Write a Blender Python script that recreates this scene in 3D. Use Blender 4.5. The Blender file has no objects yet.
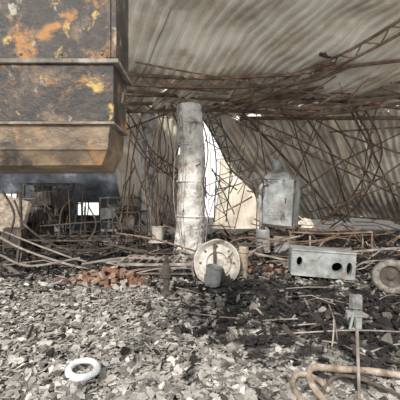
import bpy, math, random
import numpy as np
from mathutils import Vector, Matrix, noise
random.seed(7); np.random.seed(7)
scene = bpy.context.scene
scene.view_settings.view_transform = 'Standard'
EYE = 1.6
F = 320.0
def P(px, py, d):
    """surveyed point: bearing/elevation read off the photo + measured distance d (m)"""
    return Vector(((px-200)/F*d, d, EYE+(200-py)/F*d))

# ------------------------------------------------------------------ materials
def mat(name, stops, scale=3, detail=8, rough=.85, metal=0.0, bump=.3, stretch=(1,1,1),
        over=(), island=None, distort=0.0, bscale=None):
    m = bpy.data.materials.new(name); m.use_nodes = True
    nt = m.node_tree; N = nt.nodes; L = nt.links
    b = N['Principled BSDF']
    b.inputs['Roughness'].default_value = rough
    b.inputs['Metallic'].default_value = metal
    tc = N.new('ShaderNodeTexCoord')
    mp = N.new('ShaderNodeMapping'); mp.inputs['Scale'].default_value = stretch
    L.new(tc.outputs['Object'], mp.inputs['Vector'])
    def nz(s, d=detail, dist=distort, off=0.0):
        n = N.new('ShaderNodeTexNoise'); n.inputs['Scale'].default_value = s
        n.inputs['Detail'].default_value = d; n.inputs['Roughness'].default_value = .65
        n.inputs['Distortion'].default_value = dist
        if off:
            m2 = N.new('ShaderNodeMapping'); m2.inputs['Location'].default_value = (off, off*1.7, -off)
            L.new(mp.outputs[0], m2.inputs['Vector']); L.new(m2.outputs[0], n.inputs['Vector'])
        else:
            L.new(mp.outputs[0], n.inputs['Vector'])
        return n
    def ramp(src, st):
        r = N.new('ShaderNodeValToRGB')
        e = r.color_ramp.elements
        while len(e) < len(st): e.new(.5)
        for i, (p, c) in enumerate(st):
            e[i].position = p; e[i].color = (*c, 1)
        L.new(src, r.inputs[0]); return r
    n1 = nz(scale)
    if island:
        g = N.new('ShaderNodeNewGeometry')
        base = ramp(g.outputs['Random Per Island'], island).outputs[0]
        r = ramp(n1.outputs[0], stops)
        mx = N.new('ShaderNodeMixRGB'); mx.blend_type = 'MULTIPLY'; mx.inputs[0].default_value = 1
        L.new(base, mx.inputs[1]); L.new(r.outputs[0], mx.inputs[2]); col = mx.outputs[0]
    else:
        col = ramp(n1.outputs[0], stops).outputs[0]
    for k, (c, s, lo, hi) in enumerate(over):
        n2 = nz(s, 8, .4, 3.1+k*5.3)
        rr = ramp(n2.outputs[0], [(lo, (0,0,0)), (hi, (1,1,1))])
        mx = N.new('ShaderNodeMixRGB'); L.new(rr.outputs[0], mx.inputs[0])
        L.new(col, mx.inputs[1]); mx.inputs[2].default_value = (*c, 1); col = mx.outputs[0]
    L.new(col, b.inputs['Base Color'])
    if bump:
        nb = nz(bscale or scale*4)
        bp = N.new('ShaderNodeBump'); bp.inputs['Strength'].default_value = bump
        bp.inputs['Distance'].default_value = .03
        L.new(nb.outputs[0], bp.inputs['Height']); L.new(bp.outputs[0], b.inputs['Normal'])
    return m

M_ROOF = mat('scorched_galvanised', [(.3,(.50,.42,.32)),(.45,(.74,.67,.56)),(.6,(.86,.82,.73)),(.8,(.68,.62,.52))],
             scale=.9, rough=.65, metal=.0, bump=.1, over=[((.34,.22,.13),.6,.57,.78),((.40,.24,.12),2.2,.65,.76)])
M_ROOFR = mat('smoked_galvanised', [(.3,(.46,.39,.31)),(.45,(.70,.63,.53)),(.6,(.84,.79,.70)),(.8,(.60,.53,.44))],
             scale=.9, rough=.65, metal=.0, bump=.1, over=[((.26,.18,.12),.7,.58,.78),((.38,.23,.13),2.2,.64,.76)])
M_ROOFD = mat('sooty_galvanised', [(.3,(.16,.14,.13)),(.5,(.36,.34,.31)),(.7,(.54,.52,.48))],
             scale=1.1, rough=.7, bump=.15, over=[((.07,.06,.05),.8,.54,.75)])
M_WALL = mat('sooty_haze_blue_wall', [(.35,(.016,.019,.024)),(.52,(.06,.07,.085)),(.7,(.22,.245,.28))], scale=.9, rough=.9, bump=.1)  # sooty wall; the blue-grey tint is haze put into the colour
M_RUST = mat('rusted_steel', [(.3,(.05,.034,.026)),(.5,(.165,.11,.076)),(.65,(.30,.215,.15)),(.8,(.44,.38,.32))], scale=4, rough=.9, bump=.2)
M_RUSTD = mat('burnt_steel_dark', [(.3,(.022,.019,.017)),(.55,(.075,.060,.050)),(.75,(.20,.17,.147))], scale=4, rough=.9, bump=.2)
M_PIPE = mat('ash_coated_pipe', [(.3,(.10,.08,.066)),(.5,(.25,.217,.19)),(.7,(.44,.41,.37))], scale=4, rough=.9, bump=.2)
M_GREYM = mat('ash_grey_steel', [(.3,(.12,.125,.125)),(.5,(.27,.285,.285)),(.7,(.44,.465,.465))], scale=3, rough=.6, metal=.1, bump=.15,
              over=[((.24,.13,.07),3.5,.57,.67),((.05,.05,.045),2.6,.57,.7)])
M_PALE = mat('pale_ashen_steel', [(.3,(.24,.215,.185)),(.5,(.47,.44,.40)),(.7,(.65,.63,.59))], scale=5, rough=.8, bump=.2,
              over=[((.12,.08,.055),4,.54,.66)])
M_WHITE = mat('white_ceramic', [(.3,(.50,.52,.54)),(.6,(.70,.72,.74))], scale=8, rough=.5, bump=.08)
M_CONC = mat('spalled_concrete', [(.30,(.10,.092,.085)),(.42,(.31,.295,.275)),(.50,(.50,.49,.465)),(.66,(.70,.695,.675))], scale=3.4, detail=12, rough=.95, bump=.9,
             over=[((.26,.15,.09),2.2,.58,.66),((.045,.04,.037),5,.60,.67)])
M_CAB = mat('burnt_cabinet_paint', [(.36,(.008,.006,.005)),(.48,(.022,.016,.013)),(.55,(.06,.040,.026)),(.63,(.13,.09,.055)),(.76,(.25,.23,.19))],
            scale=8, detail=15, rough=.5, metal=.0, bump=.35, bscale=34,
            over=[((.26,.115,.022),5,.54,.62),((.36,.24,.06),10,.59,.66),((.25,.24,.205),8,.61,.66),((.010,.008,.007),6,.50,.58)])
M_CABL = mat('rust_brown_steel', [(.32,(.03,.022,.015)),(.46,(.10,.068,.040)),(.58,(.20,.14,.08)),(.72,(.30,.245,.165))],
            scale=5, detail=14, rough=.45, metal=.1, bump=.25, bscale=26, stretch=(1,1,1.3),
            over=[((.25,.13,.045),7,.57,.68),((.018,.013,.010),5,.53,.66)])
M_EDGE = mat('worn_flange_steel', [(.35,(.05,.04,.03)),(.55,(.16,.135,.11)),(.7,(.30,.275,.24))], scale=10, rough=.6, bump=.2)
M_BRICK = mat('scorched_brick', [(.3,(.6,.6,.6)),(.7,(1,1,1))], scale=9, bump=.4,
              island=[(0,(.08,.05,.04)),(.4,(.25,.13,.085)),(.7,(.34,.20,.13)),(1,(.44,.37,.30))])
M_CHAR = mat('charred_wood', [(.3,(.6,.6,.6)),(.7,(1,1,1))], scale=9, bump=.4, rough=.9,
              island=[(0,(.008,.007,.007)),(.6,(.022,.019,.018)),(.84,(.08,.065,.055)),(1,(.34,.31,.28))])
M_HOSE = mat('scorched_insulation', [(.3,(.12,.088,.062)),(.5,(.31,.255,.20)),(.7,(.50,.44,.37))], scale=9, bump=.5)
M_TYRE = mat('burnt_rubber_wire', [(.3,(.05,.045,.04)),(.5,(.17,.155,.135)),(.7,(.34,.32,.29))], scale=12, bump=.5)
M_SCREED = mat('sooty_ground', [(.3,(.012,.011,.011)),(.5,(.04,.037,.035)),(.62,(.13,.123,.115)),(.8,(.34,.32,.29))], scale=5, detail=12, bump=.8)
M_CHIP = mat('ashen_tile_shards', [(.3,(.66,.66,.66)),(.65,(1,1,1))], scale=14, rough=.9, bump=.3,
             island=[(0,(.035,.033,.03)),(.10,(.15,.142,.13)),(.5,(.31,.295,.268)),(.85,(.45,.43,.395)),(1,(.66,.635,.59))])
def add_soot(m, cx, cy, rx, ry, col=(.014,.013,.0125), k=.9, off=0.0):
    nt=m.node_tree;N=nt.nodes;L=nt.links;b=N['Principled BSDF']
    src=b.inputs['Base Color'].links[0].from_socket
    tc=N.new('ShaderNodeTexCoord'); mp=N.new('ShaderNodeMapping')
    mp.inputs['Location'].default_value=(-cx/rx,-cy/ry,0); mp.inputs['Scale'].default_value=(1/rx,1/ry,0)
    L.new(tc.outputs['Object'],mp.inputs['Vector'])
    ln=N.new('ShaderNodeVectorMath');ln.operation='LENGTH';L.new(mp.outputs[0],ln.inputs[0])
    n=N.new('ShaderNodeTexNoise');n.inputs['Scale'].default_value=3.0;n.inputs['Detail'].default_value=7
    L.new(tc.outputs['Object'],n.inputs['Vector'])
    a=N.new('ShaderNodeMath');a.operation='MULTIPLY_ADD';L.new(n.outputs[0],a.inputs[0]);a.inputs[1].default_value=3.2
    L.new(ln.outputs['Value'],a.inputs[2])
    r=N.new('ShaderNodeMapRange');r.inputs[1].default_value=2.3+off;r.inputs[2].default_value=2.6+off
    r.inputs[3].default_value=k;r.inputs[4].default_value=0
    L.new(a.outputs[0],r.inputs[0])
    mx=N.new('ShaderNodeMixRGB');L.new(r.outputs[0],mx.inputs[0]);L.new(src,mx.inputs[1]);mx.inputs[2].default_value=(*col,1)
    L.new(mx.outputs[0],b.inputs['Base Color'])
add_soot(M_CHIP, 2.4, 4.4, 2.2, 1.5, k=.94, off=.18)
add_soot(M_CHIP, .8, 8.4, 7.0, 2.2, k=.85)
add_soot(M_CHIP, 1.0, 5.8, 1.5, .7, k=.85, off=.1)

# ------------------------------------------------------------------ mesh builder
class MB:
    def __init__(s): s.v=[]; s.f=[]; s.m=[]
    def add(s, vs, fs, mi=0):
        o=len(s.v); s.v+= [tuple(x) for x in vs]; s.f += [tuple(i+o for i in f) for f in fs]; s.m += [mi]*len(fs)
    def box(s, c, size, mi=0, R=None, jit=0, taper=1.0):
        c=Vector(c); vs=[]
        for z in (-.5,.5):
            k = taper if z>0 else 1
            for x,y in ((-.5,-.5),(.5,-.5),(.5,.5),(-.5,.5)):
                p=Vector((x*size[0]*k,y*size[1]*k,z*size[2]))
                if jit: p+=Vector([random.uniform(-jit,jit) for _ in range(3)])
                if R: p=R@p
                vs.append(c+p)
        s.add(vs,[(0,3,2,1),(4,5,6,7),(0,1,5,4),(1,2,6,5),(2,3,7,6),(3,0,4,7)],mi)
    def tube(s, pts, r, mi=0, sides=6, smooth=True, cap=True):
        pts=[Vector(p) for p in pts]
        if smooth and len(pts)>2:
            q=[]; pp=[pts[0]*2-pts[1]]+pts+[pts[-1]*2-pts[-2]]
            for i in range(1,len(pp)-2):
                for k in range(6):
                    t=k/6; a,b,c,d=pp[i-1:i+3]
                    q.append(.5*((2*b)+(c-a)*t+(2*a-5*b+4*c-d)*t*t+(3*b-a-3*c+d)*t**3))
            q.append(pts[-1]); pts=q
        rr = r if isinstance(r,(list,tuple)) else (r,r)
        vs=[];n=len(pts); up=None
        for i,p in enumerate(pts):
            t=(pts[min(i+1,n-1)]-pts[max(i-1,0)])
            if t.length<1e-6: t=Vector((0,0,1))
            t.normalize()
            if up is None: up=Vector((0,0,1)) if abs(t.z)<.9 else Vector((1,0,0))
            x=t.cross(up)
            if x.length<1e-4: x=t.cross(Vector((0.3,1,0)))
            x.normalize(); y=x.cross(t).normalized(); up=y
            ra=rr[0]+(rr[1]-rr[0])*i/max(1,n-1)
            for k in range(sides):
                a=2*math.pi*(k+.5)/sides
                vs.append(p+x*math.cos(a)*ra+y*math.sin(a)*ra)
        fs=[]
        for i in range(n-1):
            for k in range(sides):
                a=i*sides+k;b=i*sides+(k+1)%sides
                fs.append((a,b,b+sides,a+sides))
        if cap:
            fs.append(tuple(range(sides-1,-1,-1))); fs.append(tuple((n-1)*sides+k for k in range(sides)))
        s.add(vs,fs,mi)
    def rev(s, prof, M, mi=0, seg=32, closed=False, wob=0):
        vs=[];n=len(prof)
        for k in range(seg):
            a=2*math.pi*k/seg; w=1+wob*noise.noise(Vector((math.cos(a)*1.5,math.sin(a)*1.5,seg)))
            for r,z in prof: vs.append(M@Vector((r*w*math.cos(a),r*w*math.sin(a),z)))
        fs=[]
        for k in range(seg):
            k2=(k+1)%seg
            for i in range(n if closed else n-1):
                j=(i+1)%n
                fs.append((k*n+i,k2*n+i,k2*n+j,k*n+j))
        s.add(vs,fs,mi)
    def build(s, name, mats, bevel=0, smooth=False):
        me=bpy.data.meshes.new(name); me.from_pydata(s.v,[],s.f)
        for m in mats: me.materials.append(m)
        me.polygons.foreach_set('material_index', s.m)
        if smooth: me.polygons.foreach_set('use_smooth',[True]*len(s.f))
        me.update()
        o=bpy.data.objects.new(name,me); scene.collection.objects.link(o)
        if bevel:
            b=o.modifiers.new('Bevel','BEVEL'); b.width=bevel; b.segments=2; b.limit_method='ANGLE'
        return o
def aim(loc, zdir, xdir=(1,0,0)):
    z=Vector(zdir).normalized(); x=Vector(xdir); x=(x-z*x.dot(z)).normalized(); y=z.cross(x)
    return Matrix(((x.x,y.x,z.x,loc[0]),(x.y,y.y,z.y,loc[1]),(x.z,y.z,z.z,loc[2]),(0,0,0,1)))

# ------------------------------------------------------------------ ground
def gh(x,y):
    return .07*noise.noise(Vector((x*.7,y*.7,0)))+.03*noise.noise(Vector((x*2.3,y*2.3,4)))
mb=MB()
xs=np.linspace(-15,20,241); ys=np.concatenate([np.linspace(.4,12,120),np.linspace(12.4,30,50)])
vs=[(x,y,gh(x,y)-.03) for y in ys for x in xs]; nx=len(xs)
fs=[(j*nx+i,j*nx+i+1,(j+1)*nx+i+1,(j+1)*nx+i) for j in range(len(ys)-1) for i in range(nx-1)]
mb.add(vs,fs); mb.build('floor',[M_SCREED],smooth=True)

def shards(name, n, sampler, smin, smax, m, thick=.010, tilt=.35, lift=.05, asp=(.5,1), pw=1.8):
    V=[];Fc=[]
    for _ in range(n):
        x,y=sampler()
        k=random.choice((4,5,5,6)); s=smin+(smax-smin)*random.random()**pw
        a0=random.random()*6.28; el=random.uniform(*asp); rot=random.random()*6.28
        R=Matrix.Rotation(rot,3,'Z')@Matrix.Rotation(random.gauss(0,tilt),3,'X')@Matrix.Rotation(random.gauss(0,tilt),3,'Y')
        z=gh(x,y)-.02+random.random()*lift
        o=len(V); curv=random.uniform(-2,2); base=[]
        for i in range(k):
            a=a0+6.283*(i+random.uniform(-.25,.25))/k
            r=s*random.uniform(.7,1.15)
            p=Vector((r*math.cos(a),r*el*math.sin(a),0)); p.z=curv*p.x*p.x
            base.append(p); q=R@p; V.append((x+q.x,y+q.y,z+q.z))
        for i in range(k):
            q=R@(base[i]+Vector((0,0,-thick))); V.append((x+q.x,y+q.y,z+q.z))
        Fc.append(tuple(range(o,o+k))); Fc.append(tuple(range(o+2*k-1,o+k-1,-1)))
        for i in range(k):
            j=(i+1)%k; Fc.append((o+i,o+k+i,o+k+j,o+j))
    me=bpy.data.meshes.new(name); me.from_pydata(V,[],Fc); me.materials.append(m); me.update()
    ob=bpy.data.objects.new(name,me); scene.collection.objects.link(ob); return ob
def wedge(d0,d1,pw=1.0,mar=1.0):
    def f():
        d=d0+(d1-d0)*random.random()**pw
        w=.66*d+mar
        return random.uniform(-w,w),d
    return f
shards('tile_rubble', 26000, wedge(2.0,6.4,1.15,.7), .018,.072, M_CHIP, tilt=.32, lift=.045, thick=.007)
def s2():
    while True:
        x,d=wedge(5.8,10)()
        if random.random()<(.75 if x<-.5 else .45): return x,d
shards('tile_rubble', 9000, s2, .03,.10, M_CHIP, lift=.09)
def s3():
    while True:
        x,d=wedge(3.0,11,.9,2)()
        g = 1.1*math.exp(-((x-2.2)/1.5)**2-((d-4.3)/1.0)**2)+ (.8 if d>6.3 else 0)+.03
        if random.random()<g: return x,d
shards('charred_debris', 14000, s3, .02,.11, M_CHAR, thick=.02, tilt=.6, lift=.13, asp=(.15,.8))
mb=MB()
for _ in range(1500):
    d=random.uniform(6.6,14.2); x=random.uniform(-.68*d,.72*d)
    if d<8 and -.6<x<1.2: continue
    L=random.uniform(.1,.6); R=Matrix.Rotation(random.random()*6.28,3,'Z')@Matrix.Rotation(random.gauss(0,.4),3,'Y')
    mb.box((x,d,gh(x,d)+random.random()*.2),(L,random.uniform(.02,.08),random.uniform(.015,.06)),0,R,.012)
mb.build('charred_timber_debris',[M_CHAR])

# ------------------------------------------------------------------ corrugated sheets
def corr(name, A,B,C,D, sheets, m, ribs=4, amp=.045, nv=36, sag=.15, jag=.05, seed=0, gap=.0, drop=0.02, bow=0.0):
    rnd=random.Random(seed); A,B,C,D=map(Vector,(A,B,C,D)); mbb=MB()
    nrm=(B-A).cross(D-A).normalized()
    for s in range(sheets):
        u0=s/sheets-.004; u1=(s+1)/sheets+.004-gap*rnd.random()
        v0=rnd.uniform(-jag,jag)*.6; v1=1+rnd.uniform(-jag,jag); off=rnd.uniform(-drop,drop); tw=rnd.uniform(-drop,drop)*1.5
        nu=ribs*8; vs=[]
        for j in range(nv+1):
            for i in range(nu+1):
                u=u0+(u1-u0)*i/nu; v=v0+(v1-v0)*j/nv
                p=A*(1-u)*(1-v)+B*u*(1-v)+C*u*v+D*(1-u)*v
                prof=[0,.15,.9,1,1,.9,.15,0][i%8]
                h=amp*prof + off + tw*(v-.5)*2
                h+=sag*noise.noise(Vector((p.x*.35+seed,p.y*.35,p.z*.35)))
                h+=sag*.25*noise.noise(Vector((p.x*1.4,p.y*1.4,p.z*1.4+seed)))
                q=p+nrm*h; q.z-=bow*4*max(0,v)*(1-v)
                vs.append(q)
        n=nu+1
        mbb.add(vs,[(j*n+i,j*n+i+1,(j+1)*n+i+1,(j+1)*n+i) for j in range(nv) for i in range(nu)])
    return mbb.build(name,[m])
corr('ceiling',(-6,4.3,5.5),(12.6,4.3,5.55),(9.2,11.3,4.45),(-9,11.3,4.55),18,M_ROOF,sag=.5,seed=3,gap=.006,drop=.06)
corr('corrugated_roof_panel',(-.1,10.9,4.6),(9.6,10.6,4.6),(15.5,17.5,.0),(4.4,17,.5),9,M_ROOFR,sag=.7,seed=9,drop=.09,gap=.014,jag=.05,bow=.4,amp=.055)
corr('corrugated_roof_panel',P(222,158,17),P(262,146,18),P(315,228,19),P(214,236,18),5,M_ROOFR,sag=.3,seed=5,nv=24)
corr('corrugated_roof_panel',P(100,105,11.2),P(183,112,11.2),P(172,205,13.5),P(122,205,13.6),4,M_ROOFR,sag=.3,seed=12,nv=24)
corr('corrugated_roof_panel',(-1.6,13.2,3.4),(.1,13.2,3.6),(.2,14.6,.2),(-2.6,14.6,.2),3,M_ROOFD,sag=.25,seed=2,nv=20)

Z1=4.7
def wall(name,rects):
    mbb=MB()
    for x0,x1,z0,z1 in rects: mbb.box(((x0+x1)/2,14.6,(z0+z1)/2),(x1-x0,.2,z1-z0))
    mbb.build(name,[M_WALL])
ops=[(-8.9,-8.2,.6,1.9),(-5.6,-4.55,.9,1.5),(-3.95,-3.6,.5,1.1)]
r=[(-16,-8.9,-.1,Z1)]
for i,(a,b,z0,z1) in enumerate(ops):
    r+= [(a,b,-.1,z0),(a,b,z1,Z1)]
    nxt=ops[i+1][0] if i<2 else -2.2
    r.append((b,nxt,-.1,Z1))
wall('wall_back',r)
for i,(a,b,z0,z1) in enumerate(ops):
    mb=MB()
    for p,q in (((a,z0),(b,z0)),((a,z1),(b,z1)),((a,z0),(a,z1)),((b,z0),(b,z1)),(((a+b)/2,z0),((a+b)/2+.05,z1))):
        mb.tube([(p[0],14.45,p[1]),(q[0],14.45,q[1])],.03,sides=4,smooth=False)
    mb.build('window_%d'%(i+1),[M_RUSTD])
corr('wall_left',(-11,4,4.9),(-11,14.6,4.9),(-11,14.6,0),(-11,4,0),10,M_ROOFD,sag=.1,nv=10,seed=8)

# ------------------------------------------------------------------ columns
def column(pts, r, seg=40):
    mbb=MB(); pts=[Vector(p) for p in pts]; N=110; vs=[]
    for j in range(N+1):
        t=j/N*(len(pts)-1); i=min(int(t),len(pts)-2); f=t-i
        c=pts[i].lerp(pts[i+1],f); rr=r[i]+(r[i+1]-r[i])*f
        for k in range(seg):
            a=6.2832*k/seg; dirv=Vector((math.cos(a),math.sin(a),0))
            q=rr*(1+.08*noise.noise(Vector((dirv.x*1.3,dirv.y*1.3,c.z*1.6)))+.09*noise.noise(Vector((dirv.x*4,dirv.y*4,c.z*9)))+.05*noise.noise(Vector((dirv.x*9,dirv.y*9,c.z*20))))
            vs.append(c+dirv*q)
    fs=[(j*seg+k,j*seg+(k+1)%seg,(j+1)*seg+(k+1)%seg,(j+1)*seg+k) for j in range(N) for k in range(seg)]
    fs.append(tuple(N*seg+k for k in range(seg)))
    mbb.add(vs,fs)
    return mbb
mbb=column([P(189,262,8.5),P(191,215,8.5),P(192,150,8.5),P(189,106,8.5)],[.42,.37,.33,.34])
for k in range(4):
    x=random.uniform(176,206)
    mbb.tube([P(x+random.uniform(-4,4),115+random.uniform(0,20),8.1),P(x+random.uniform(-5,5),160,8.05),P(x+random.uniform(-6,6),205,8.0),P(x+random.uniform(-8,8),250,7.9)],.010,1,5)
for py,rr in ((124,.37),(146,.365),(182,.385),(216,.41)):
    c=P(190.5,py,8.5); mbb.rev([(rr-.06,-.03),(rr-.015,-.022),(rr-.015,.022),(rr-.06,.03)],aim(c,(.04,0,1)),0,32,wob=.05)
mbb.build('concrete_column',[M_CONC,M_PIPE],smooth=True)
mbb=column([P(147,245,11),P(149,200,11),P(148,112,11)],[.27,.23,.24])
mbb.build('concrete_column',[M_CONC],smooth=True)

# ------------------------------------------------------------------ roof trusses / beams
def truss(name, top, bot, nweb, r=.04, m=M_RUST):
    mbb=MB(); T=[P(*a) for a in top]; B=[P(*a) for a in bot]
    mbb.tube(T,r,0,4); mbb.tube(B,r,0,4)
    def at(L,t):
        t*=len(L)-1; i=min(int(t),len(L)-2); return L[i].lerp(L[i+1],t-i)
    pr=at(T,0)
    for k in range(1,nweb+1):
        q=at(T if k%2==0 else B,k/nweb)
        mbb.tube([pr,(pr+q)/2+Vector((random.uniform(-.03,.03),0,random.uniform(-.04,.04))),q],r*.45,0,5); pr=q
    return mbb.build(name,[m],smooth=False)
truss('bent_roof_truss',[(118,74,8.2),(190,78,8.2),(260,76,8),(320,68,7.8),(410,16,7.2)],[(118,84,8.2),(190,87,8.3),(260,86,8.2),(320,78,8),(410,38,7.4)],26,.05)
truss('bent_roof_truss',[(120,104,10.4),(200,103,10.2),(260,106,9.6),(330,108,9),(420,92,8.6)],[(120,112,10.5),(200,110,10.3),(260,112,9.8),(330,113,9.2),(420,100,8.8)],26,.06)
truss('bent_roof_truss',[(205,112,9.6),(245,96,8.8),(300,72,8),(350,50,7),(420,8,6)],[(210,118,9.7),(250,103,9),(305,80,8.2),(355,58,7.2),(425,20,6.2)],20,.035)
truss('bent_roof_truss',[(322,48,7.5),(360,60,8),(420,76,8.6)],[(320,54,7.5),(360,66,8),(420,84,8.6)],10,.045,M_RUSTD)
truss('bent_roof_truss',[(196,108,9),(216,140,8.9),(232,170,8.8),(262,192,8.6)],[(206,106,9),(226,134,8.9),(244,160,8.8),(268,182,8.6)],14,.032,M_RUSTD)
truss('bent_roof_truss',[(352,104,9.4),(372,150,10.5),(352,196,12),(322,224,13)],[(362,102,9.4),(382,152,10.5),(360,202,12),(330,228,13)],16,.035,M_RUST)
truss('bent_roof_truss',[(208,120,11),(216,160,11.2),(214,222,11.4)],[(220,118,11),(230,165,11.2),(226,222,11.4)],16,.028,M_RUSTD)
truss('bent_roof_truss',[(238,114,10),(300,140,10.8),(420,196,11.2)],[(236,122,10),(298,149,10.8),(420,206,11.2)],24,.03,M_RUST)
truss('bent_roof_truss',[(128,112,10.4),(152,150,10.4),(178,170,10)],[(126,122,10.4),(148,158,10.4),(176,180,10)],12,.03,M_RUSTD)
def rods(name, lines, r=.02, m=M_RUST, sides=5, smooth=True):
    mbb=MB()
    for l in lines:
        rr=r
        if isinstance(l[-1],(float,)): rr=l[-1]; l=l[:-1]
        mbb.tube([P(*a) for a in l],rr,0,sides,smooth)
    return mbb.build(name,[m])
rods('steel_purlin',[[(118,90,9),(230,100,9.6),(300,98,9.8),(420,110,10),.055],[(135,62,6.6),(200,74,7.4),(330,96,9),.022],
    [(300,72,8),(420,58,7.2),.045],[(240,118,10.6),(420,118,10.6),.065],[(120,132,10.8),(180,108,10.2),.03],[(232,104,9.5),(330,86,8.8),(420,80,8.4),.05],
    [(250,108,9.6),(330,100,9.4),(420,92,9),.04]])
rods('collapsed_purlin',[
    [(238,108,10),(345,222,14.5),.045],[(300,110,10),(330,150,11.5),(350,218,14.8),.035],
    [(420,150,10),(370,185,10.5),(320,222,11),.04],[(420,124,10.4),(345,160,11.6),(300,190,12),.03],
    [(345,100,9.5),(372,150,11),(398,205,13),.035],[(290,112,9.8),(322,220,12.8)],
    [(420,175,11),(350,200,12),(310,212,13),.03],
    [(330,215,13),(420,222,11),.05],[(330,132,11),(420,126,10.5),.035],[(300,112,10),(345,135,10.8),(420,160,10.8),.03]],.026,M_RUST,4,False)
rods('hanging_cable',[
    [(212,108,9.2),(246,124,9),(258,150,8.9),(246,180,8.8),(215,190,8.7)],[(206,112,8.8),(222,150,8.6),(232,180,8.5),(212,196,8.4),(200,180,8.3)],
    [(165,106,9.6),(160,150,9.4),(172,190,9.2),(164,236,9)],[(158,112,10),(166,150,9.8),(152,190,9.5),(158,240,9.4)],
    [(172,108,9),(180,140,8.8),(168,180,8.7),(176,224,8.5)],[(200,112,8.6),(208,150,8.4),(203,190,8.2),(212,236,8)],
    [(140,118,10.2),(150,160,10),(138,200,9.8),(146,244,9.6)],
    [(130,140,10),(156,170,9.6),(178,172,9.2),(200,164,8)]],.016,M_RUSTD)
rods('hanging_cable',[[(256,112,9.3),(262,140,9.2),(272,166,9)],[(278,112,9.3),(284,135,9.2),(276,166,9)],
    [(205,140,8.5),(240,162,8.6),(262,176,8.8)],[(205,186,8.4),(240,176,8.6),(268,196,8.9)],[(130,105,9),(165,118,9),(190,112,8.5)]],.014,M_RUST)
mb=MB(); rn=random.Random(21)
for _ in range(14):
    x0=rn.uniform(135,410); x1=x0+rn.uniform(15,70)*rn.choice((-1,1)); y0=rn.uniform(80,114); y1=rn.uniform(86,118); d=rn.uniform(8,9.8)
    s=rn.uniform(4,16)
    mb.tube([P(x0,y0,d),P(x0*.7+x1*.3,(y0+y1)/2+s*.9,d),P(x0*.3+x1*.7,(y0+y1)/2+s,d+.1),P(x1,y1,d+.2)],rn.uniform(.006,.011),0,4)
mb.build('drooping_wiring',[M_RUSTD])
mb=MB(); rn=random.Random(35)
def bent(a,b,k,r):
    a=P(*a);b=P(*b);m=a.lerp(b,rn.uniform(.35,.65))+Vector((rn.uniform(-k,k),0,rn.uniform(-k,k)*.6)); mb.tube([a,m,b],r,0,4,False)
for _ in range(24):
    x0=rn.uniform(130,400); d=rn.uniform(7.6,9.8); bent((x0,rn.uniform(72,112),d),(x0+rn.uniform(-80,80),rn.uniform(74,116),d+.3),.1,rn.uniform(.012,.030))
for _ in range(12):
    x0=rn.uniform(236,400); d=rn.uniform(9.4,10.4); bent((x0,rn.uniform(104,120),d),(x0+rn.uniform(-50,60),rn.uniform(140,215),d+1.4),.1,rn.uniform(.010,.024))
for _ in range(14):
    x0=rn.uniform(130,182); d=rn.uniform(9.4,10.6); bent((x0,rn.uniform(108,170),d),(x0+rn.uniform(-16,16),rn.uniform(180,238),d),.15,rn.uniform(.014,.030))
for _ in range(14):
    x0=rn.uniform(204,262); d=rn.uniform(9.2,10.6); bent((x0,rn.uniform(130,200),d),(x0+rn.uniform(-30,30),rn.uniform(190,238),d),.15,rn.uniform(.014,.030))
mb.build('fallen_angle_iron',[M_RUST])

# ------------------------------------------------------------------ foreground burnt cabinet on stand
mb=MB()
def bx(x0,x1,y0,y1,z0,z1,mi): mb.box(((x0+x1)/2,(y0+y1)/2,(z0+z1)/2),(x1-x0,y1-y0,z1-z0),mi)
bx(-1.4,-.395,1.5,1.77,2.262,3.3,0)
bx(-1.42,-.38,1.485,1.78,2.238,2.258,2)
bx(-1.4,-.405,1.50,1.76,1.968,2.235,0)
bx(-1.41,-.400,1.492,1.77,1.955,1.967,2)
x0,x1,yf,yb=-1.39,-.425,1.51,1.80
vs=[(x0,yf,1.953),(x1,yf,1.953),(x1,yb,1.953),(x0,yb,1.953),(x0,yf,1.84),(x1-.01,yf,1.84),(x1-.01,yb,1.84),(x0,yb,1.84),
    (x0,yf+.02,1.762),(x1-.045,yf+.02,1.766),(x1-.055,yb-.02,1.748),(x0,yb-.02,1.742)]
mb.add(vs,[(0,1,5,4),(1,2,6,5),(2,3,7,6),(3,0,4,7),(4,5,9,8),(5,6,10,9),(6,7,11,10),(7,4,8,11),(8,9,10,11),(0,3,2,1)],1)
bx(-1.39,-.434,1.503,1.512,1.836,1.844,1)
for i in range(6):
    mb.rev([(0,.010),(.006,.008),(.009,0)],aim((-.46-.19*i,1.50,2.285),(0,-1,0)),2,10)
bx(-.44,-.416,1.488,1.5,2.262,3.2,0); bx(-.414,-.39,1.49,1.5,2.262,3.2,0)
for y in (1.56,1.72): bx(-1.37,-1.30,y-.035,y+.035,0,1.78,1)
bx(-1.36,-1.31,1.56,1.72,.48,.53,1)
mb.build('burnt_steel_cabinet',[M_CAB,M_CABL,M_EDGE],bevel=.005)

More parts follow.
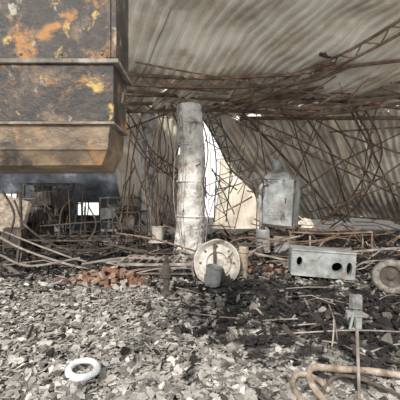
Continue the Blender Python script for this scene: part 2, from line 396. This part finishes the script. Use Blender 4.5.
# ------------------------------------------------------------------ dust collector hopper
mb=MB()
c=P(281,202,9)
Rz=Matrix.Rotation(math.radians(-28),3,'Z')@Matrix.Rotation(math.radians(3),3,'Y')
mb.box(c,(.88,.74,1.26),0,Rz,.03)
mb.box(c+Vector((-.02,0,.75)),(.86,.72,.26),0,Rz,.02,taper=.45)
mb.rev([(.0,.3),(.12,.3),(.13,0),(.2,-.05)],aim(c+Vector((-.12,0,.88)),(-.1,0,1)),0,20)
mb.box(c+Vector((0,0,-.66)),(.96,.82,.07),1,Rz)
mb.box(c+Rz@Vector((.0,-.39,.05)),(.55,.03,.85),0,Rz)
for sx in (-.43,.43): mb.box(c+Rz@Vector((sx,-.38,0)),(.05,.05,1.24),1,Rz)
mb.box(c+Rz@Vector((.22,-.41,.05)),(.03,.05,.14),1,Rz)
mb.tube([c+Vector((-.3,-.2,.5)),c+Vector((-.58,-.2,.45)),c+Vector((-.63,-.2,.1)),c+Vector((-.60,-.2,-.9))],.055,0,8)
mb.tube([c+Vector((.4,-.1,.3)),c+Vector((.78,-.1,.5)),c+Vector((.88,-.1,.1))],.03,1,6)
for sx in(-.38,.38):
    for sy in(-.32,.32):
        q=c+Rz@Vector((sx,sy,-.6)); mb.tube([q,(q.x,q.y,.0)],.04,1,4,False)
mb.tube([(c.x-.36,c.y-.3,.45),(c.x+.36,c.y-.2,.5)],.03,1,4,False); mb.tube([(c.x-.4,c.y-.3,.1),(c.x+.4,c.y-.2,.8)],.02,1,4,False)
mb.box((c.x+.1,c.y,.35),(.5,.4,.5),0,Rz,.03)
mb.build('dust_collector_hopper',[M_GREYM,M_RUSTD],bevel=.012)

mb=MB(); c=P(263,240,8.4)
mb.rev([(0,.28),(.16,.28),(.18,.24),(.18,-.26),(.2,-.3),(0,-.3)],Matrix.Translation(c),0,24); mb.rev([(0,.36),(.06,.36),(.06,.28)],Matrix.Translation(c),1,12)
mb.tube([c+Vector((0,0,-.3)),(c.x,c.y,0)],.08,1,8,False)
mb.build('steel_canister',[M_GREYM,M_RUSTD],smooth=False)

# ------------------------------------------------------------------ horizontal housing with holes
def plate_with_holes(mb,W,H,holes,M,mi):
    nx,nz=60,28
    def inside(x,z): return any(((x-a)/rx)**2+((z-b)/rz)**2<1 for a,b,rx,rz in holes)
    vs=[]
    for j in range(nz+1):
        for i in range(nx+1):
            x=-W/2+W*i/nx; z=-H/2+H*j/nz
            for a,b,rx,rz in holes:
                q=math.hypot((x-a)/rx,(z-b)/rz)
                if .8<q<1.22: x=a+(x-a)/q; z=b+(z-b)/q
            vs.append(M@Vector((x,0,z)))
    n=nx+1
    mb.add(vs,[(j*n+i,j*n+i+1,(j+1)*n+i+1,(j+1)*n+i) for j in range(nz) for i in range(nx) if not inside(-W/2+W*(i+.5)/nx,-H/2+H*(j+.5)/nz)],mi)
    for a,b,rx,rz in holes:
        seg=24; v=[]
        for k in range(seg):
            t=6.2832*k/seg
            v.append(M@Vector((a+rx*math.cos(t),-.015,b+rz*math.sin(t)))); v.append(M@Vector((a+rx*math.cos(t),.1,b+rz*math.sin(t))))
        mb.add(v,[(2*k,2*((k+1)%seg),2*((k+1)%seg)+1,2*k+1) for k in range(seg)],mi)
mb=MB(); c=P(323,264,6.2)
M=Matrix.Translation(c)@Matrix.Rotation(math.radians(-10),4,'Z')@Matrix.Rotation(math.radians(3),4,'Y')
plate_with_holes(mb,1.16,.50,[(.26,-.04,.10,.09),(.48,-.05,.05,.12),(-.44,.02,.055,.09)],M,0)
def lb(x,y,z,sx,sy,sz,mi): mb.box(M@Vector((x,y,z)),(sx,sy,sz),mi,M.to_3x3())
lb(0,.26,.25,1.18,.54,.02,0); lb(0,.26,-.25,1.18,.54,.02,0); lb(-.585,.26,0,.02,.52,.5,0); lb(.585,.26,0,.02,.52,.5,0); lb(0,.52,0,1.16,.02,.5,1)
lb(0,-.01,.245,1.18,.03,.03,0); lb(0,-.01,-.245,1.18,.03,.03,0)
lb(-.45,.25,-.30,.10,.4,.10,1); lb(.45,.25,-.30,.10,.4,.10,1)
mb.build('perforated_machine_housing',[M_GREYM,M_CHAR])

def frame(name,x0,x1,py,d,depth,m=M_RUST,r=.028,shelf=True,tangle=0,bars=5):
    mbb=MB(); a=P(x0,py,d); b=P(x1,py,d); dz=a.z
    cs=[a,b,b+Vector((.1,depth,.02)),a+Vector((.1,depth,.03))]
    for i in range(4):
        mbb.tube([cs[i],(cs[i]+cs[(i+1)%4])/2+Vector((0,0,random.uniform(-.05,.02))),cs[(i+1)%4]],r,0,4)
        mbb.tube([cs[i],(cs[i].x+random.uniform(-.06,.06),cs[i].y,dz*.5),(cs[i].x+random.uniform(-.08,.08),cs[i].y,0)],r*.9,0,4)
    for k in range(1,bars):
        p=cs[0].lerp(cs[1],k/bars); q=cs[3].lerp(cs[2],k/bars); mbb.tube([p,q],r*.6,0,4,False)
    if shelf:
        for lv in ((.35,) if dz<1.2 else (.3,.65)):
            for i in range(4):
                p=cs[i].copy();q=cs[(i+1)%4].copy();p.z=q.z=dz*lv; mbb.tube([p,q],r*.6,0,4,False)
    for _ in range(tangle):
        p=Vector((random.uniform(a.x,b.x),a.y+random.random()*depth,random.uniform(0,dz)));q=Vector((random.uniform(a.x,b.x),a.y+random.random()*depth,random.uniform(0,dz)))
        if random.random()<.35: mbb.box((p+q)/2,(random.uniform(.1,.5),.3,random.uniform(.05,.35)),0,None,.05)
        else: mbb.tube([p,(p+q)/2+Vector((0,0,.1)),q],r*.5,0,4)
    return mbb.build(name,[m])
frame('steel_bench_frame',290,372,232,8.2,.7,M_RUST,.024)
frame('steel_bench_frame',215,262,246,7.4,.5,M_RUSTD,.022)
frame('steel_bench_frame',118,192,264,6.5,.8,M_PIPE,.034,bars=8)
frame('steel_bench_frame',20,110,240,8.6,.8,M_RUSTD,.028,tangle=8,bars=8)
frame('steel_shelving_rack',24,72,184,12.5,.7,M_RUSTD,.055,tangle=26)
frame('steel_shelving_rack',100,134,198,12,.7,M_PIPE,.035,tangle=18)
frame('steel_shelving_rack',-6,20,200,9.5,.7,M_PIPE,.035,tangle=10)
frame('steel_shelving_rack',112,140,212,10,.6,M_RUSTD,.03,tangle=14)

def press(name,px,d,h,w,m=M_RUSTD):
    mbb=MB(); x=(px-200)/F*d
    mbb.box((x,d,.12),(w,.6,.24),0,None,.02); mbb.box((x,d+.15,h*.5),(w*.35,.3,h),0,None,.03)
    mbb.box((x-.05,d,h*.86),(w*.7,.7,h*.26),0,None,.04); mbb.box((x,d-.1,h*.42),(w*.8,.55,.08),0,None,.02)
    mbb.rev([(0,.2),(.06,.2),(.07,-.2),(.02,-.35),(0,-.35)],Matrix.Translation((x-.05,d-.22,h*.66)),0,12)
    mbb.rev([(w*.3,-.05),(w*.34,0),(w*.3,.05),(0,.05)],aim((x+w*.3,d,h*.85),(1,-.3,0),(0,0,1)),0,20)
    for k in range(3):
        a=k*2.1; mbb.tube([(x+w*.4,d-.1,h*.75),(x+w*.4,d-.1+.25*math.cos(a),h*.75+.25*math.sin(a))],.02,0,5)
    return mbb.build(name,[m],bevel=.015)
press('charred_drill_press',46,11.5,1.9,1.0); press('charred_drill_press',66,13,1.6,.6); press('charred_drill_press',112,11.3,1.3,.7,M_GREYM)  # third press in grey steel: smoke haze of the bay put into its colour
press('charred_drill_press',32,10,1.3,.7)
mb=MB()
mb.box(P(10,215,9),(.85,.04,.95),0,Matrix.Rotation(.25,3,'Y')@Matrix.Rotation(.2,3,'Z'),.06)
mb.box(P(14,238,8.8),(.5,.4,.5),1,Matrix.Rotation(.2,3,'Z'),.05)
mb.tube([P(2,190,9),P(4,252,9)],.035,1,4,False); mb.tube([P(20,192,9),P(22,250,9)],.035,1,4,False)
mb.build('scorched_sheet_cabinet',[M_HOSE,M_RUSTD])

# ------------------------------------------------------------------ round fan housing with motor
mb=MB(); c=P(217,263,6.3)
Mf=aim(c,(-.15,-1,.18))
mb.rev([(0,-.02),(.36,-.02),(.38,.0),(.44,.06),(.46,.06),(.46,-.16),(.44,-.18),(0,-.18)],Mf,0,48,wob=.06)
mb.rev([(.20,.0),(.22,.03),(.26,.03),(.28,.0)],Mf,0,36)
mb.rev([(0,.30),(.12,.30),(.15,.27),(.15,.04),(.18,.0)],aim(c+Vector((-.02,-.05,-.20)),(.05,-1,.12)),1,24)
for k in range(8):
    a=k*.785; mb.box(Mf@Vector((.33*math.cos(a),.33*math.sin(a),.0)),(.035,.035,.03),1,Mf.to_3x3())
mb.box(Mf@Vector((-.04,.12,.02)),(.06,.5,.05),1,Mf.to_3x3())
mb.box(Vector((c.x,c.y-.02,.07)),(.5,.35,.10),1)
mb.build('fan_housing',[M_PALE,M_RUSTD,M_RUST],bevel=0)
mb=MB(); c=P(243,262,6.6)
mb.rev([(0,.32),(.09,.32),(.10,.30),(.10,.24),(.115,.235),(.115,.2),(.10,.19),(.10,-.28),(.13,-.3),(.13,-.34),(0,-.34)],aim(c,(.05,0,1)),0,20)
mb.build('rusty_gas_bottle',[M_HOSE])
mb=MB(); c=P(213,284,5.9)
mb.rev([(.0,-.15),(.13,-.16),(.14,.15),(.15,.18),(.13,.18),(.12,-.12),(0,-.12)],aim((c.x,c.y-.1,.22),(.1,-.15,1)),0,24,wob=.1)
mb.build('steel_bucket',[M_GREYM])
mb=MB(); c=P(158,234,9.4)
mb.rev([(0,-.2),(.16,-.2),(.19,.2),(.2,.22),(.17,.2),(.15,-.17),(0,-.17)],aim(c,(0,0,1)),0,24)
mb.tube([(c.x,c.y,c.z-.2),(c.x,c.y,0)],.05,0,8,False); mb.box((c.x,c.y,c.z-.22),(.5,.4,.04),0)
mb.build('paint_pail_on_stand',[M_PALE])
mb=MB(); c=P(166,300,5.3)
mb.rev([(0,.30),(.04,.30),(.05,.24),(.08,.2),(.08,.02),(.05,0),(.045,-.2),(.09,-.24),(.1,-.3)],aim((c.x,c.y,.3),(0,0,1)),0,18)
mb.tube([(c.x,c.y,.55),(c.x+.02,c.y,.68)],.03,0,8,False); mb.tube([(c.x-.12,c.y,.42),(c.x+.12,c.y,.43)],.022,0,8,False)
mb.build('pipe_valve_stand',[M_RUSTD])

# ------------------------------------------------------------------ white ring, wheel, hose, stake
mb=MB(); c=P(83,378,2.9)
M=aim((c.x,c.y,gh(c.x,c.y)+.06),(.08,-.12,1))
prof=[(.098,-.02),(.092,.0),(.100,.018),(.112,.026),(.135,.020),(.150,.005),(.153,-.012),(.148,-.025),(.12,-.03)]
mb.rev(prof,M,0,56,closed=True); mb.build('ceramic_ring',[M_WHITE],smooth=True)
mb=MB(); c=P(391,290,5.4)
M=aim((c.x,c.y,.30),(-.75,-1,.25))
prof=[(.19,-.08),(.17,-.05),(.17,.05),(.19,.08),(.25,.09),(.285,.06),(.29,0),(.285,-.06),(.25,-.09)]
mb.rev(prof,M,0,40,closed=True,wob=.06)
mb.rev([(.17,.03),(.12,.0),(.05,.01),(.05,.05),(0,.05)],M,1,30)
mb.build('burnt_wheel',[M_TYRE,M_RUSTD],smooth=True)
mb=MB()
def rough_tube(pts,r,mi,sides=14):
    o=len(mb.v); mb.tube(pts,r,mi,sides)
    for i in range(o,len(mb.v)):
        v=Vector(mb.v[i]); n=noise.noise_vector(v*9)*.012; mb.v[i]=tuple(v+n)
rough_tube([(1.00,2.45,.02),(.93,2.62,.07),(.98,2.86,.08),(1.12,2.93,.07),(1.22,2.86,.09),(1.4,2.86,.08),(1.75,2.80,.07),(2.1,2.6,.06),(2.4,2.6,.05)],.030,0)
rough_tube([(.80,2.5,.03),(.77,2.66,.06),(.86,2.80,.07),(.98,2.74,.08),(1.05,2.6,.05)],.024,0)
rough_tube([(.92,2.5,.03),(1.1,2.68,.09),(1.3,2.72,.1),(1.6,2.5,.06)],.014,1,8)
mb.build('scorched_hose',[M_HOSE,M_RUSTD],smooth=True)
mb=MB()
p=(1.24,2.55); mb.tube([(p[0]+.03,p[1],0),(p[0]+.015,p[1],.45),(p[0],p[1],.82)],.014,1,6)
mb.box((p[0],p[1],.79),(.085,.05,.11),0,Matrix.Rotation(.2,3,'Z'),.006); mb.box((p[0]-.01,p[1],.69),(.125,.04,.05),0,None,.006); mb.box((p[0]+.02,p[1],.62),(.05,.04,.09),0,None,.006)
mb.tube([(p[0]-.02,p[1]-.02,.73),(p[0]-.06,p[1]-.03,.58)],.012,0,6)
mb.build('standpipe_tap',[M_GREYM,M_PIPE],bevel=.006)
mb=MB()
for a,b in (((1.35,3.3,0),(1.40,3.35,.35)),((1.55,3.6,0),(1.45,3.6,.42)),((1.6,3.2,.04),(2.3,3.4,.08)),((1.2,3.6,.03),(1.6,3.1,.1)),((.9,3.7,.05),(2.6,3.6,.1))):
    mb.tube([a,Vector(a).lerp(Vector(b),.5)+Vector((.02,.02,.03)),b],.008,0,6)
mb.build('bent_rebar',[M_PIPE])

# ------------------------------------------------------------------ brick heaps
mb=MB()
for _ in range(110):
    x=random.gauss(-1.75,.38); y=random.gauss(6.2,.26)
    h=.30*math.exp(-((x+1.75)/.5)**2-((y-6.2)/.35)**2)
    R=Matrix.Rotation(random.random()*3,3,'Z')@Matrix.Rotation(random.gauss(0,.5),3,'X')@Matrix.Rotation(random.gauss(0,.4),3,'Y')
    mb.box((x,y,gh(x,y)+h*random.random()+.03),(random.uniform(.06,.17),.08,.06),0,R,.008)
mb.build('brick_rubble',[M_BRICK])
mb=MB()
for _ in range(60):
    x=random.uniform(.9,2.2); y=random.uniform(6.6,7.6)
    R=Matrix.Rotation(random.random()*3,3,'Z')@Matrix.Rotation(random.gauss(0,.5),3,'X')
    mb.box((x,y,gh(x,y)+random.random()*.15),(random.uniform(.06,.16),.08,.06),0,R,.01)
mb.build('brick_rubble',[M_BRICK])

# ------------------------------------------------------------------ twisted scrap bars on the ground
def scrap(name,n,xr,dr,zr,L,r,m,seed):
    rnd=random.Random(seed); mbb=MB()
    for _ in range(n):
        d=rnd.uniform(*dr); x=(rnd.uniform(*xr)-200)/F*d; a=rnd.uniform(-.5,.5)+(math.pi if rnd.random()<.5 else 0)
        l=rnd.uniform(*L); z0=rnd.uniform(.02,zr*.4); z1=rnd.uniform(.02,zr)
        p0=Vector((x,d,z0)); p2=p0+Vector((math.cos(a)*l,math.sin(a)*l,z1-z0)); 
        p1=(p0+p2)/2+Vector((rnd.uniform(-.12,.12)*l,rnd.uniform(-.2,.2)*l,rnd.uniform(0,.22)*l*.6))
        mbb.tube([p0,p1,p2],rnd.uniform(.5,1)*r,0,5,rnd.random()<.5)
    return mbb.build(name,[m])
scrap('twisted_steel_scrap',50,(-20,200),(7.5,12),.8,(.6,2.2),.026,M_RUSTD,1)
scrap('twisted_steel_scrap',50,(190,420),(7,13),1.0,(.5,2.2),.026,M_RUST,2)
scrap('twisted_steel_scrap',30,(60,400),(6.2,9),.35,(.4,1.6),.018,M_PIPE,3)
scrap('twisted_steel_scrap',18,(0,400),(4,6.5),.12,(.3,.9),.009,M_PIPE,4)
rods('bent_steel_pipe',[[(-20,226,7),(20,248,7),(60,262,6.8),(98,272,6.6),.024],[(5,232,8),(50,250,7.6),(90,262,7.4),(135,260,7.4),.02],
    [(82,264,7),(130,258,7),(192,262,7),.026],[(100,278,6.5),(150,268,6.6),(195,268,6.6),.024],
    [(0,255,6.4),(30,266,6.2),(80,258,6.6)],[(240,250,7.4),(300,262,7),(330,258,7.6),.022],[(232,270,6.8),(262,246,7.4),(300,236,8)],
    [(350,252,7),(400,248,7.5),.028],[(310,236,7.6),(310,262,7.2),.02]],.02,M_PIPE)
rods('bent_steel_pipe',[[(20,240,8),(16,272,7),.045],[(58,240,9),(62,210,9.4),(74,198,9.8)],[(84,250,8.6),(96,225,8.8),(88,205,9)],
    [(14,200,7),(28,228,7),(70,250,7.2),(125,246,8)],
    [(110,250,8.6),(122,228,9),(108,204,9.2)],[(2,190,8),(14,214,8),(8,240,8),.03],[(40,226,9),(110,222,9.4),(138,232,9.4)]],.022,M_RUSTD)
mb=MB(); rn=random.Random(5)
for _ in range(50):
    x0=rn.uniform(0,180); d=rn.uniform(9,12.5); y0=rn.uniform(182,240)
    if 70<x0<106 and y0<222: continue
    x1=x0+rn.uniform(-20,20); x2=x1+rn.uniform(-12,12)
    mb.tube([P(x0,y0,d),P(x1,rn.uniform(194,238),d+.1),P(x2,rn.uniform(208,242),d+.2)],rn.uniform(.010,.024),0,4,rn.random()<.5)
for _ in range(20):
    x0=rn.uniform(0,180); d=rn.uniform(9.5,12.5); mb.tube([P(x0,rn.uniform(184,220),d),Vector(((x0-200)/F*d+rn.uniform(-.2,.2),d,0))],.02,0,4)
mb.build('fire_twisted_framework',[M_RUSTD])

# ------------------------------------------------------------------ light
w=bpy.data.worlds.new('sky'); scene.world=w; w.use_nodes=True
nt=w.node_tree; bg=nt.nodes['Background']; bg.inputs[0].default_value=(1,.985,.96,1); bg.inputs[1].default_value=1.5
sd=bpy.data.lights.new('sun','SUN'); sd.energy=4.2; sd.angle=math.radians(5); sd.color=(1,.94,.86)
so=bpy.data.objects.new('sun',sd); scene.collection.objects.link(so)
so.rotation_euler=Vector((.35,1,-.72)).to_track_quat('-Z','Y').to_euler()

cd=bpy.data.cameras.new('camera'); cd.lens=28.8; cd.sensor_width=36; cd.clip_start=.05
co=bpy.data.objects.new('camera',cd); scene.collection.objects.link(co)
co.location=(0,0,EYE); co.rotation_euler=(math.radians(90),0,0)
scene.camera=co
